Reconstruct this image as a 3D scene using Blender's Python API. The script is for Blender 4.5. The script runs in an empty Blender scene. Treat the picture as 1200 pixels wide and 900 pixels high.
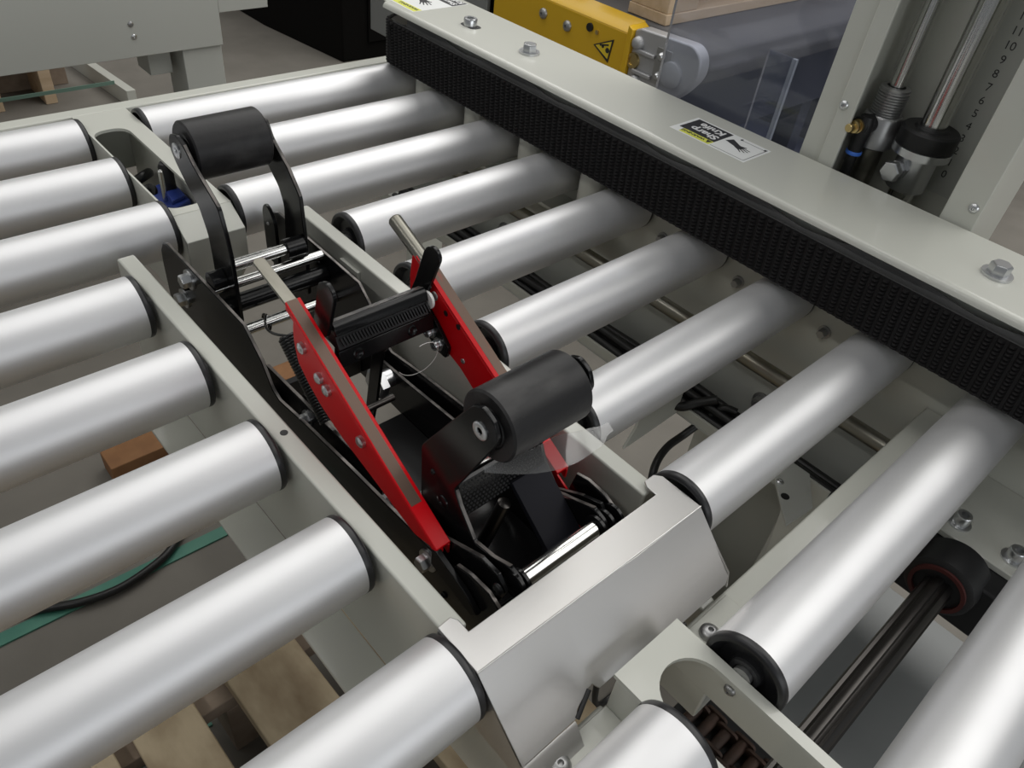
import bpy, bmesh, math, random
from mathutils import Vector, Matrix
from mathutils.geometry import tessellate_polygon

random.seed(4)
SC = bpy.context.scene
COL = SC.collection
Z0 = 650.0                       # millimetres from the floor to the roller tops
def W(x, y, z):                  # millimetres, roller tops at z = 0  ->  metres above the floor
    return Vector((x, y, z + Z0)) * 0.001

# ------------------------------------------------------------------ camera
cam = bpy.data.cameras.new('camera')
cam.sensor_width = 36.0
cam.lens = 36.0 * 897.02 / 1200.0
cam.clip_start = 0.01
cam.clip_end = 60
camo = bpy.data.objects.new('camera', cam)
COL.objects.link(camo)
r0 = Vector((0.73847322, -0.66552726, 0.10830869))
r1 = Vector((-0.38169838, -0.54502082, -0.74649759))
r2 = Vector((0.55584498, 0.50992723, -0.65651396))
M = Matrix((r0, -r1, -r2)).transposed().to_4x4()
M.translation = W(-235.0, -921.36, 353.38)
camo.matrix_world = M
SC.camera = camo

# ------------------------------------------------------------------ light
SC.view_settings.view_transform = 'Standard'
SC.view_settings.look = 'None'
SC.view_settings.exposure = -0.25
SC.view_settings.gamma = 1.0
SC.view_settings.use_curve_mapping = False
world = bpy.data.worlds.new('hall_air')
SC.world = world
world.use_nodes = True
world.node_tree.nodes['Background'].inputs[0].default_value = (0.93, 0.97, 1.0, 1)
world.node_tree.nodes['Background'].inputs[1].default_value = 0.2

def ceiling_lamp(x, y, z, sx, sy, power, col=(1.0, 0.985, 0.95)):
    l = bpy.data.lights.new('ceiling_lamp', 'AREA')
    l.shape = 'RECTANGLE'
    l.size, l.size_y = sx, sy
    l.energy = power
    l.color = col
    o = bpy.data.objects.new('ceiling_lamp', l)
    COL.objects.link(o)
    o.location = (x, y, z)
    return o
ceiling_lamp(0.2, 1.0, 3.25, 1.3, 4.0, 31)
ceiling_lamp(2.4, -0.2, 3.25, 2.4, 7.0, 165)
ceiling_lamp(-2.2, 1.0, 3.25, 0.14, 5.6, 40)
rear_fill = ceiling_lamp(-0.5, -6.0, 1.75, 6.0, 2.0, 85, (0.95, 0.98, 1.0))     # unseen fill light added behind the camera for a second roller band
rear_fill.name = 'added_rear_fill'
rear_fill.rotation_euler = (math.radians(90), 0, 0)

# ------------------------------------------------------------------ materials
MATS = {}
def mat(name, col, rough=0.5, metal=0.0, coat=0.0, bump=None, var=None, alpha=None, aniso=0.0, rvar=None, spec=None):
    """var = (second colour, noise scale, low, high, stretch xyz); bump = (scale, strength, stretch); rvar = (scale, amount)"""
    m = bpy.data.materials.new(name)
    m.use_nodes = True
    nt = m.node_tree
    b = nt.nodes['Principled BSDF']
    b.inputs['Base Color'].default_value = (*col, 1)
    b.inputs['Roughness'].default_value = rough
    b.inputs['Metallic'].default_value = metal
    b.inputs['Coat Weight'].default_value = coat
    b.inputs['Coat Roughness'].default_value = 0.09
    b.inputs['Anisotropic'].default_value = aniso
    if spec is not None:
        b.inputs['Specular IOR Level'].default_value = spec
    if alpha is not None:
        b.inputs['Alpha'].default_value = alpha
    def noise(scale, stretch=(1, 1, 1), detail=4):
        tc = nt.nodes.new('ShaderNodeTexCoord')
        mp = nt.nodes.new('ShaderNodeMapping')
        mp.inputs['Scale'].default_value = stretch
        nz = nt.nodes.new('ShaderNodeTexNoise')
        nz.inputs['Scale'].default_value = scale
        nz.inputs['Detail'].default_value = detail
        nt.links.new(tc.outputs['Object'], mp.inputs[0])
        nt.links.new(mp.outputs[0], nz.inputs['Vector'])
        return nz
    if var:
        c2, s, lo, hi, st = var
        nz = noise(s, st)
        rmp = nt.nodes.new('ShaderNodeValToRGB')
        rmp.color_ramp.elements[0].position = lo
        rmp.color_ramp.elements[0].color = (*col, 1)
        rmp.color_ramp.elements[1].position = hi
        rmp.color_ramp.elements[1].color = (*c2, 1)
        nt.links.new(nz.outputs['Fac'], rmp.inputs[0])
        nt.links.new(rmp.outputs[0], b.inputs['Base Color'])
    if bump:
        s, k, st = bump
        nz = noise(s, st)
        bp = nt.nodes.new('ShaderNodeBump')
        bp.inputs['Strength'].default_value = k
        bp.inputs['Distance'].default_value = 0.0006
        nt.links.new(nz.outputs['Fac'], bp.inputs['Height'])
        nt.links.new(bp.outputs[0], b.inputs['Normal'])
    if rvar:
        nz = noise(rvar[0])
        mr = nt.nodes.new('ShaderNodeMapRange')
        mr.inputs['To Min'].default_value = rough - rvar[1]
        mr.inputs['To Max'].default_value = rough + rvar[1]
        nt.links.new(nz.outputs['Fac'], mr.inputs['Value'])
        nt.links.new(mr.outputs[0], b.inputs['Roughness'])
    MATS[name] = m
    return m

U = (1, 1, 1)
mat('aluminium', (0.76, 0.76, 0.77), 0.48, 0.72, rvar=(60, 0.035), var=((0.74, 0.74, 0.755), 30, 0.4, 0.7, (0.15, 1, 1)))
mat('cap_plastic', (0.016, 0.016, 0.018), 0.38)
mat('hub_plastic', (0.03, 0.03, 0.032), 0.45)
mat('zinc', (0.66, 0.67, 0.68), 0.28, 0.95)
mat('dull_zinc', (0.42, 0.42, 0.42), 0.4, 0.9)
mat('chrome', (0.66, 0.66, 0.645), 0.17, 1.0)
mat('steel_rod', (0.27, 0.26, 0.225), 0.34, 0.95, var=((0.2, 0.19, 0.16), 90, 0.35, 0.7, (1, 0.2, 1)))
mat('grey_paint', (0.58, 0.585, 0.53), 0.36, 0.0, coat=0.5, bump=(700, 0.03, U))
mat('back_paint', (0.50, 0.51, 0.475), 0.45, 0.0)
mat('black_paint', (0.006, 0.006, 0.0065), 0.2, 0.0, spec=0.3, bump=(400, 0.05, U))
mat('knurl', (0.035, 0.035, 0.036), 0.3, 0.3)
mat('edge_wear_glint', (0.16, 0.145, 0.135), 0.3, 0.5, var=((0.05, 0.046, 0.044), 120, 0.45, 0.6, (1, 0.5, 0.5)))  # scuffed edge colour, lightened to carry the edge highlight as well
mat('black_matt', (0.010, 0.010, 0.011), 0.5)
mat('blueblack', (0.011, 0.011, 0.016), 0.6, spec=0.2)
mat('red_paint', (0.60, 0.001, 0.006), 0.33, 0.0, spec=0.3)
mat('worn_paint', (0.155, 0.10, 0.075), 0.4, 0.4, var=((0.42, 0.03, 0.02), 55, 0.56, 0.70, (1, 0.35, 0.35)))
mat('rubber', (0.014, 0.0135, 0.0145), 0.42, var=((0.055, 0.053, 0.052), 40, 0.56, 0.78, (0.5, 1, 1)), bump=(250, 0.25, U), spec=0.35)
mat('belt_rubber', (0.012, 0.011, 0.0115), 0.62, spec=0.3)
mat('belt_edge', (0.11, 0.11, 0.11), 0.75, bump=(700, 0.6, U))
mat('stainless', (0.60, 0.59, 0.58), 0.38, 0.85, bump=(160, 0.08, (0.1, 3, 3)), var=((0.60, 0.585, 0.565), 22, 0.40, 0.75, (0.35, 1, 1)))
mat('spring_steel', (0.012, 0.012, 0.012), 0.25, 0.3)
mat('white_plastic', (0.80, 0.79, 0.77), 0.4)
mat('blue_plastic', (0.03, 0.06, 0.30), 0.4)
mat('ring_blue', (0.06, 0.20, 0.75), 0.35)
mat('cable', (0.012, 0.012, 0.012), 0.35)
mat('wood', (0.52, 0.42, 0.28), 0.75, var=((0.27, 0.195, 0.115), 14, 0.38, 0.72, (1.6, 0.8, 1)), bump=(60, 0.5, (4, 0.4, 4)))
mat('fresh_wood', (0.60, 0.42, 0.235), 0.7, var=((0.45, 0.29, 0.15), 9, 0.35, 0.7, (0.5, 5, 5)), bump=(60, 0.4, (0.4, 4, 4)))
mat('pale_wood', (0.62, 0.47, 0.32), 0.7, var=((0.50, 0.36, 0.22), 10, 0.35, 0.7, (0.5, 5, 5)))
mat('old_wood', (0.30, 0.235, 0.18), 0.8, var=((0.2, 0.15, 0.11), 8, 0.35, 0.7, (3, 3, 3)))
mat('orange_wood', (0.26, 0.125, 0.05), 0.75, var=((0.20, 0.09, 0.035), 30, 0.35, 0.7, U), bump=(90, 0.6, U))
mat('concrete', (0.195, 0.18, 0.157), 0.75, var=((0.15, 0.138, 0.119), 7, 0.3, 0.7, U), bump=(120, 0.3, U))
mat('board', (0.235, 0.215, 0.19), 0.8, var=((0.30, 0.275, 0.245), 16, 0.4, 0.7, U))
mat('green_strap', (0.05, 0.19, 0.14), 0.45, var=((0.09, 0.26, 0.19), 12, 0.4, 0.7, U))
mat('pale_strap', (0.16, 0.26, 0.21), 0.4)
mat('dark_panel', (0.030, 0.027, 0.026), 0.65)
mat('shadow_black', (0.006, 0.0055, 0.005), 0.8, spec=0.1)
mat('navy', (0.022, 0.025, 0.042), 0.5, var=((0.04, 0.042, 0.06), 5, 0.4, 0.7, U))
mat('wall_paint', (0.16, 0.15, 0.145), 0.8)
mat('yellow_paint', (0.70, 0.42, 0.012), 0.4, coat=0.15)
mat('cast_metal', (0.46, 0.46, 0.47), 0.5, 0.55, bump=(200, 0.3, U))
mat('belt_grey', (0.085, 0.082, 0.085), 0.7, var=((0.11, 0.105, 0.105), 6, 0.4, 0.7, U))
mat('brass', (0.62, 0.48, 0.22), 0.28, 0.95)
mat('rusty_steel', (0.06, 0.042, 0.034), 0.6, 0.5, var=((0.10, 0.06, 0.045), 60, 0.4, 0.7, U))
mat('dark_steel', (0.075, 0.07, 0.066), 0.3, 0.9)
mat('bronze_rod', (0.34, 0.325, 0.28), 0.32, 0.85, var=((0.30, 0.26, 0.12), 14, 0.5, 0.72, (1, 0.4, 1)))
mat('rust_red', (0.07, 0.014, 0.012), 0.5)
mat('white_label', (0.82, 0.83, 0.82), 0.45)
mat('black_ink', (0.022, 0.022, 0.026), 0.5)
mat('grey_ink', (0.05, 0.05, 0.05), 0.6)
mat('white_ink', (0.80, 0.80, 0.80), 0.5)
mat('yellow_ink', (0.70, 0.72, 0.10), 0.5)
mat('sign_yellow', (0.78, 0.58, 0.03), 0.5)
mat('tank_grey', (0.24, 0.25, 0.25), 0.35, 0.0)

def clear_material(name, tint, gloss, haze, hazecol):
    m = bpy.data.materials.new(name)
    m.use_nodes = True
    nt = m.node_tree
    nt.nodes.clear()
    out = nt.nodes.new('ShaderNodeOutputMaterial')
    tr = nt.nodes.new('ShaderNodeBsdfTransparent'); tr.inputs[0].default_value = (*tint, 1)
    gl = nt.nodes.new('ShaderNodeBsdfGlossy'); gl.inputs['Roughness'].default_value = gloss
    df = nt.nodes.new('ShaderNodeBsdfDiffuse'); df.inputs[0].default_value = (*hazecol, 1)
    m1 = nt.nodes.new('ShaderNodeMixShader'); m1.inputs[0].default_value = haze
    m2 = nt.nodes.new('ShaderNodeMixShader')
    fr = nt.nodes.new('ShaderNodeFresnel'); fr.inputs[0].default_value = 1.45
    nt.links.new(tr.outputs[0], m1.inputs[1]); nt.links.new(df.outputs[0], m1.inputs[2])
    nt.links.new(fr.outputs[0], m2.inputs[0])
    nt.links.new(m1.outputs[0], m2.inputs[1]); nt.links.new(gl.outputs[0], m2.inputs[2])
    nt.links.new(m2.outputs[0], out.inputs[0])
    MATS[name] = m
clear_material('clear_film', (0.93, 0.93, 0.93), 0.1, 0.13, (0.7, 0.7, 0.7))
clear_material('acrylic', (0.86, 0.88, 0.94), 0.04, 0.045, (0.45, 0.5, 0.62))
clear_material('acrylic_edge', (0.9, 0.93, 0.97), 0.1, 0.55, (0.6, 0.63, 0.67))

# ------------------------------------------------------------------ mesh helpers (millimetres)
class MB:
    def __init__(s):
        s.v = []; s.f = []
    def add(s, vs, fs):
        o = len(s.v)
        s.v += [tuple(p) for p in vs]
        s.f += [tuple(i + o for i in f) for f in fs]
        return s
    def box(s, x0, x1, y0, y1, z0, z1, R=None, c=None):
        vs = [Vector((x, y, z)) for x in (x0, x1) for y in (y0, y1) for z in (z0, z1)]
        if R is not None:
            c = Vector(c) if c else Vector(((x0+x1)/2, (y0+y1)/2, (z0+z1)/2))
            vs = [R @ (p - c) + c for p in vs]
        return s.add(vs, [(0, 1, 3, 2), (4, 6, 7, 5), (0, 4, 5, 1), (2, 3, 7, 6), (0, 2, 6, 4), (1, 5, 7, 3)])
    def prism(s, poly, ax, a, b, holes=()):
        """extrude a 2-D outline along an axis: 'x' takes (y,z), 'y' takes (x,z), 'z' takes (x,y)"""
        def P(u, v, t):
            return {'x': (t, u, v), 'y': (u, t, v), 'z': (u, v, t)}[ax]
        loops = [list(poly)] + [list(h) for h in holes]
        flat = [p for l in loops for p in l]
        n = len(flat)
        vs = [P(u, v, a) for u, v in flat] + [P(u, v, b) for u, v in flat]
        fs = []
        if holes:
            for t in tessellate_polygon([[Vector((u, v, 0)) for u, v in l] for l in loops]):
                fs.append(tuple(t)); fs.append(tuple(i + n for i in reversed(t)))
        else:
            fs += [tuple(range(n)), tuple(range(2*n - 1, n - 1, -1))]
        o = 0
        for l in loops:
            k = len(l)
            for i in range(k):
                j = (i + 1) % k
                fs.append((o+i, o+j, o+j+n, o+i+n))
            o += k
        return s.add(vs, fs)
    def lathe(s, p0, d, prof, n=32, open_ends=False):
        """profile of (distance along d, radius)"""
        p0 = Vector(p0); d = Vector(d).normalized()
        a = d.orthogonal().normalized(); b = d.cross(a)
        vs, rings = [], []
        for t, r in prof:
            if r < 1e-6:
                rings.append([len(vs)]); vs.append(p0 + d*t)
            else:
                rings.append(list(range(len(vs), len(vs)+n)))
                vs += [p0 + d*t + (a*math.cos(2*math.pi*i/n) + b*math.sin(2*math.pi*i/n))*r for i in range(n)]
        fs = []
        for A, B in zip(rings, rings[1:]):
            for i in range(n):
                j = (i+1) % n
                if len(A) == 1 and len(B) > 1: fs.append((A[0], B[i], B[j]))
                elif len(B) == 1 and len(A) > 1: fs.append((A[i], B[0], A[j]))
                elif len(A) > 1: fs.append((A[i], B[i], B[j], A[j]))
        if not open_ends:
            if len(rings[0]) > 1: fs.append(tuple(rings[0]))
            if len(rings[-1]) > 1: fs.append(tuple(rings[-1]))
        return s.add(vs, fs)
    def cyl(s, p0, p1, r, n=24, ch=0.0):
        p0 = Vector(p0); d = Vector(p1) - p0; L = d.length
        if ch: return s.lathe(p0, d, [(0, r-ch), (ch, r), (L-ch, r), (L, r-ch)], n)
        return s.lathe(p0, d, [(0, r), (L, r)], n)
    def ring(s, p0, p1, r, ri, n=32):
        p0 = Vector(p0); d = Vector(p1) - p0; L = d.length
        return s.lathe(p0, d, [(0, ri), (0, r), (L, r), (L, ri), (0, ri)], n, True)
    def tube(s, path, r, n=10, closed=False):
        path = [Vector(p) for p in path]
        N = len(path); vs = []; fs = []
        up = None
        for i, p in enumerate(path):
            if closed: t = path[(i+1) % N] - path[i-1]
            else: t = path[min(i+1, N-1)] - path[max(i-1, 0)]
            t.normalize()
            if up is None: up = t.orthogonal().normalized()
            up = (up - t*up.dot(t)).normalized()
            b = t.cross(up)
            vs += [p + (up*math.cos(2*math.pi*k/n) + b*math.sin(2*math.pi*k/n))*r for k in range(n)]
        for i in range(N if closed else N-1):
            j = (i+1) % N
            for k in range(n):
                l = (k+1) % n
                fs.append((i*n+k, i*n+l, j*n+l, j*n+k))
        if not closed:
            fs += [tuple(range(n)), tuple(range((N-1)*n, N*n))]
        return s.add(vs, fs)
    def sheet(s, pts, t):
        """ruled sheet: rows of points given as list of (A, B) pairs, thickness t downwards along its normal"""
        A = [Vector(a) for a, b in pts]; B = [Vector(b) for a, b in pts]; n = len(A)
        nr = []
        for i in range(n):
            d = A[min(i+1, n-1)] - A[max(i-1, 0)]
            nr.append(d.cross(B[i] - A[i]).normalized()*t)
        vs = A + B + [A[i]+nr[i] for i in range(n)] + [B[i]+nr[i] for i in range(n)]
        fs = []
        for i in range(n-1):
            fs += [(i, i+1, n+i+1, n+i), (2*n+i, 3*n+i, 3*n+i+1, 2*n+i+1), (i, 2*n+i, 2*n+i+1, i+1), (n+i, n+i+1, 3*n+i+1, 3*n+i)]
        fs += [(0, n, 3*n, 2*n), (n-1, 3*n-1, 4*n-1, 2*n-1)]
        return s.add(vs, fs)

def smooth_path(pts, k=6):
    P = [Vector(p) for p in pts]; out = []
    for i in range(len(P)-1):
        a, b, c, d = P[max(i-1, 0)], P[i], P[i+1], P[min(i+2, len(P)-1)]
        for j in range(k):
            t = j/k
            out.append(0.5*((2*b) + (c-a)*t + (2*a-5*b+4*c-d)*t*t + (3*b-a-3*c+d)*t**3))
    out.append(P[-1])
    return out

BASE = {}
def thing(name, label, cat, base=(0, 0, 0), group=None, kind=None):
    o = bpy.data.objects.new(name, None)
    o.empty_display_size = 0.02
    COL.objects.link(o)
    o.location = W(*base)
    o['label'] = label
    o['category'] = cat
    if group: o['group'] = group
    if kind: o['kind'] = kind
    BASE[o.name] = Vector(base)
    return o

def obj(name, mb, m, parent=None, bevel=0.0, smooth=40, label=None, base=None, seg=2):
    root = Vector(base) if base is not None else None
    if parent is not None:
        root = BASE[parent.name]
    if root is None:
        root = Vector((0, 0, 0))
    me = bpy.data.meshes.new(name)
    me.from_pydata([((Vector(p) - root)*0.001)[:] for p in mb.v], [], mb.f)
    bm = bmesh.new(); bm.from_mesh(me)
    bmesh.ops.recalc_face_normals(bm, faces=bm.faces)
    bm.to_mesh(me); bm.free()
    me.materials.append(MATS[m])
    for p in me.polygons: p.use_smooth = True
    me.set_sharp_from_angle(angle=math.radians(smooth))
    o = bpy.data.objects.new(name, me)
    COL.objects.link(o)
    BASE[o.name] = root
    if parent is not None:
        o.parent = parent
    else:
        o.location = W(*root)
    if bevel:
        b = o.modifiers.new('edge', 'BEVEL')
        b.width = bevel*0.001; b.segments = seg; b.limit_method = 'ANGLE'; b.angle_limit = math.radians(40)
        b.harden_normals = False
    if label: o['label'] = label
    return o

def tag(o, label, cat, group=None, kind=None):
    o['label'] = label; o['category'] = cat
    if group: o['group'] = group
    if kind: o['kind'] = kind
    return o

def structure(o):
    o['kind'] = 'structure'
    return o

def lettering(name, text, size, origin, right, up, m, parent, align='LEFT', bold=0.0):
    """flat print as a mesh: origin in mm, right and up are directions in the scene"""
    cu = bpy.data.curves.new(name, 'FONT')
    cu.body = text; cu.size = size*0.001; cu.align_x = align; cu.extrude = 0.00008
    cu.offset = bold*0.001
    cu.resolution_u = 4
    t = bpy.data.objects.new(name, cu)
    COL.objects.link(t)
    dg = bpy.context.evaluated_depsgraph_get()
    me = bpy.data.meshes.new_from_object(t.evaluated_get(dg))
    bpy.data.objects.remove(t); bpy.data.curves.remove(cu)
    R = Vector(right).normalized(); Uv = Vector(up).normalized(); Nn = R.cross(Uv)
    root = BASE[parent.name] if parent is not None else Vector((0, 0, 0))
    T = Matrix((R, Uv, Nn)).transposed().to_4x4()
    T.translation = (Vector(origin) - root)*0.001
    me.transform(T)
    me.materials.clear(); me.materials.append(MATS[m])
    o = bpy.data.objects.new(name, me)
    COL.objects.link(o)
    if parent is not None: o.parent = parent
    BASE[o.name] = root
    return o

def worn_glint_edge(parent, pts, x0, x1, m='edge_wear_glint', lift=0.25):
    """scuffs plus a painted-on highlight along the cut edge of a black plate; pts = (y, z) along the edge"""
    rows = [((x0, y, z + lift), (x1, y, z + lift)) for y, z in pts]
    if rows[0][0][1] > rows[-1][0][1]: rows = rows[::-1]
    return obj('worn_glint_edge', MB().sheet(rows, 0.3), m, parent, smooth=60)

def hexagon(c, ax, d, r, h, mb=None):
    mb = mb or MB()
    mb.lathe(c, d, [(0, r), (h*0.82, r), (h, r*0.88)], 6)
    return mb

def bolt(parent, p, d, r, h=None, washer=True, m='zinc', name='bolt', kind='hex'):
    """a bolt head with its washer standing on a surface at p, pointing along d"""
    p = Vector(p); d = Vector(d).normalized(); h = h or r*0.9
    mb = MB()
    w = 0
    if washer:
        w = r*0.25
        mb.lathe(p, d, [(0, r*1.45), (w, r*1.45)], 20)
    if kind == 'hex':
        mb.lathe(p + d*w, d, [(0, r), (h*0.85, r), (h, r*0.86)], 6)
    elif kind == 'socket':
        mb.lathe(p + d*w, d, [(0, r), (h*0.88, r), (h, r*0.9), (h, r*0.52), (h*0.35, r*0.52), (h*0.35, 0)], 18)
    else:
        mb.lathe(p + d*w, d, [(0, r), (h*0.45, r*0.95), (h*0.8, r*0.7), (h, r*0.35), (h, r*0.28), (h*0.5, r*0.2), (h*0.5, 0)], 18)
    return obj(name, mb, m, parent)

def rounded(pts, r, n=4):
    """round the corners of a 2-D outline; r a number or a list"""
    out = []; k = len(pts)
    for i in range(k):
        p = Vector(pts[i]); a = Vector(pts[i-1]); b = Vector(pts[(i+1) % k])
        ri = r[i] if isinstance(r, (list, tuple)) else r
        if ri <= 0:
            out.append(tuple(p)); continue
        da = (a-p); db = (b-p)
        t = min(ri, da.length*0.48, db.length*0.48)
        A = p + da.normalized()*t; B = p + db.normalized()*t
        for j in range(n+1):
            s = j/n
            out.append(tuple(A*(1-s)**2 + p*2*s*(1-s) + B*s*s))
    return out

def arc(cx, cy, r, a0, a1, n=12):
    return [(cx + r*math.cos(math.radians(a0 + (a1-a0)*i/n)), cy + r*math.sin(math.radians(a0 + (a1-a0)*i/n))) for i in range(n+1)]

# ================================================================== the hall
FL = -650.0
PITCH = 97.643
def RY(i): return -i*PITCH
o = obj('floor', MB().box(-3000, 4500, -3500, 4800, FL-60, FL), 'concrete'); structure(o)
o = obj('wall_back', MB().box(-3000, 4500, 4800, 4900, FL, 2900), 'wall_paint'); structure(o)
o = obj('wall_right', MB().box(4500, 4600, -3500, 4900, FL, 2900), 'wall_paint'); structure(o)

# ================================================================== machine frame
# far infeed frame: cross bar, slotted centre plate and its bent lip
fr = thing('infeed_frame', 'pale grey infeed frame with slotted centre plate and far crossbar', 'frame', (0, -60, -60))
obj('crossbar', MB().box(-392, 392, -68, -50, -75, -8), 'grey_paint', fr, 1.5)
obj('crossbar', MB().box(-392, 392, -50, -34, -75, -71), 'grey_paint', fr, 0.5)
# centre plate with rounded slot
zt = -8.0
outer = [(-27, -68), (27, -68), (27, -304), (-27, -304)]
slot = rounded([(-25.2, -112), (9.5, -112), (9.5, -293), (-25.2, -293)], [17, 17, 13, 13], 8)
obj('centre_plate', MB().prism(outer, 'z', zt-3, zt, [slot]), 'grey_paint', fr, 0, smooth=25)
obj('lip', MB().prism([(-304, zt-3), (-304, zt), (-328, -23), (-328, -60), (-325, -60), (-325, -25.5)], 'x', -27, 27), 'grey_paint', fr, 0.6)
for x0, x1 in ((-27, -25.6), (24.5, 27)):
    obj('side_flange', MB().prism([(-68, zt-3), (-304, zt-3), (-327, -24), (-327, -60), (-290, -112), (-68, -112)], 'x', x0, x1), 'grey_paint', fr, 0.4)
obj('slot_floor', MB().box(-25.5, 24.4, -290, -70, -112, -110), 'grey_paint', fr)

# inner rails on both sides of the tape head
def rail(name, x0, x1, label):
    t = thing(name, label, 'rail', ((x0+x1)/2, -560, -60))
    s = -1 if x0 < 0 else 1
    web = x0 if s < 0 else x1
    prof = [(-338, -10), (-338, -118), (-832.9, -118), (-832.9, -62), (-768, -40), (-768, -10)]
    obj('web', MB().prism(rounded(prof, [6, 0, 0, 0, 0, 0]), 'x', x0, x1), 'grey_paint', t, 1.6, seg=3)
    xs = sorted((web, web + s*30))
    obj('bottom_flange', MB().box(xs[0], xs[1], -768, -338, -121, -117.9), 'grey_paint', t, 0.6)
    for y in ((-589,) if s < 0 else ()):
        obj('bolt_hole', MB().cyl(((x0+x1)/2 + 1, y, -10.4), ((x0+x1)/2 + 1, y, -9.85), 2.6, 18), 'black_matt', t)
    return t
lr = rail('inner_rail', -89, -75.5, 'pale grey inner rail along the ends of the left rollers')
rr = rail('inner_rail', 70.5, 84, 'pale grey inner rail beside the tape head on the right roller side')
# a welded tab on the right rail
obj('weld_tab', MB().box(67.5, 70.6, -448, -420, -38, -20), 'grey_paint', rr, 0.5)

# outer rails
for s, lab in ((-1, 'pale grey outer rail carrying the far ends of the left rollers'), (1, 'pale grey outer rail in shadow under the ribbed drive belt')):
    t = thing('outer_rail', lab, 'rail', (s*405, -560, -60))
    obj('web', MB().box(min(s*393, s*400), max(s*393, s*400), -1150, -50, -118, -12), 'grey_paint', t, 0.8)
    obj('top_flange', MB().box(min(s*393, s*424), max(s*393, s*424), -1150, -50, -12, -8), 'grey_paint', t, 0.6)
    for y in (-1100, -90):
        obj('leg', MB().box(min(s*401, s*441), max(s*401, s*441), y-20, y+20, FL+0.1, -12.1), 'grey_paint', t, 1)
    if s > 0:
        for i in (5, 6, 7):
            bolt(t, (393, RY(i)-42, -46), (-1, 0, 0), 4.5, 7, m='dull_zinc', kind='hex')

# cross beams under the rollers
for x0, x1, lab in ((-392, -27.5, 'pale grey cross beam below the left rollers beside the cover plate'), (27.5, 392, 'pale grey cross beam below the right rollers past the cover plate')):
    b = obj('support_bar', MB().box(x0, x1, -868, -833, -92, -58), 'grey_paint', None, 1.5, base=((x0+x1)/2, -850, -92))
    tag(b, lab, 'beam')

# ================================================================== rollers
R = 25.0
def roller_proto(length, axleL, axleR):
    """tube from x = 0 to x = length, caps on both ends; parts only"""
    tube = MB().lathe((0, 0, 0), (1, 0, 0), [(0, R-1.6), (0, R), (length, R), (length, R-1.6)], 72, True)
    def cap(x, s):
        return MB().lathe((x, 0, 0), (s, 0, 0), [(-4, 0), (-4, R-1.7), (0.05, R-1.7), (0.05, R+0.1), (2.6, R+0.25), (4.2, R-0.3), (5.0, R-1.6), (4.9, R-3.4), (2.4, R-5.2), (-1.0, R-7.5), (-1.2, 13.0), (-1.2, 10.5), (1.8, 9.8), (1.8, 0)], 56)
    def hub(x, s):
        return MB().lathe((x, 0, 0), (s, 0, 0), [(1.7, 9.4), (3.2, 9.0), (3.2, 6.2), (2.2, 6.2)], 28)
    return tube, cap, hub

def place_rollers():
    protos = {}
    def proto(length, aL, aR):
        k = (length, aL, aR)
        if k in protos: return protos[k]
        tube, cap, hub = roller_proto(length, aL, aR)
        def me(name, mb, m):
            o = obj(name, mb, m, None, base=(0, 0, 0)); d = o.data
            bpy.data.objects.remove(o); return d
        P = dict(tube=me('tube', tube, 'aluminium'), capL=me('end_cap', cap(0, -1), 'cap_plastic'), capR=me('end_cap', cap(length, 1), 'cap_plastic'),
                 hubL=me('hub', hub(0, -1), 'hub_plastic'), hubR=me('hub', hub(length, 1), 'hub_plastic'),
                 axL=me('axle', MB().cyl((-aL, 0, 0), (-1.5, 0, 0), 5.6, 20), 'dull_zinc'), axR=me('axle', MB().cyl((length+1.5, 0, 0), (length+aR, 0, 0), 5.6, 20), 'dull_zinc'))
        protos[k] = P
        return P
    ords = ['first', 'second', 'third', 'fourth', 'fifth', 'sixth', 'seventh', 'eighth', 'ninth', 'tenth']
    def put(i, x0, x1, aL, aR, side):
        P = proto(x1-x0, aL, aR)
        c = (x0, RY(i), -R)
        if side == 'L':
            lab = '%s aluminium roller from the far crossbar, in the left row' % ords[i-1]; g = 'rollers left of the tape head'
        else:
            lab = '%s aluminium roller from the far crossbar, in the right row by the ribbed belt' % ords[i-1]; g = 'rollers right of the tape head'
        t = thing('conveyor_roller', lab, 'roller', c, g)
        def child(name, d, par):
            o = bpy.data.objects.new(name, d); COL.objects.link(o); o.parent = par; return o
        child('tube', P['tube'], t)
        cl = child('end_cap', P['capL'], t); cr = child('end_cap', P['capR'], t)
        child('hub', P['hubL'], cl); child('hub', P['hubR'], cr)
        child('axle', P['axL'], t); child('axle', P['axR'], t)
    for i in (1, 2, 3): put(i, -387, -32, 5.8, 4.8, 'L')
    for i in (4, 5, 6, 7, 8): put(i, -387, -97, 5.8, 7.8, 'L')
    put(9, -387, -33, 5.8, 5.8, 'L')
    for i in (1, 2, 3): put(i, 33, 386, 5.8, 6.8, 'R')
    for i in (4, 5, 6, 7, 8): put(i, 97, 386, 12.8, 6.8, 'R')
    for i in (9, 10): put(i, 33, 386, 5.8, 6.8, 'R')
place_rollers()

# ================================================================== stainless cover plate in front of the tape head
t = thing('cover_plate', 'bent stainless steel cover plate in front of the tape head', 'cover plate', (0, -800, -40))
zc = -6.0
strip = [(-91, -762)] + [(-82, -761), (-79.5, -765), (-79.5, -773.5), (74, -773.5), (74, -766), (77, -761.5), (86, -761.5), (90, -766), (90, -797), (-91, -794)]
obj('top_strip', MB().prism(strip, 'z', zc-2, zc), 'stainless', t, 0.5)
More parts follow.
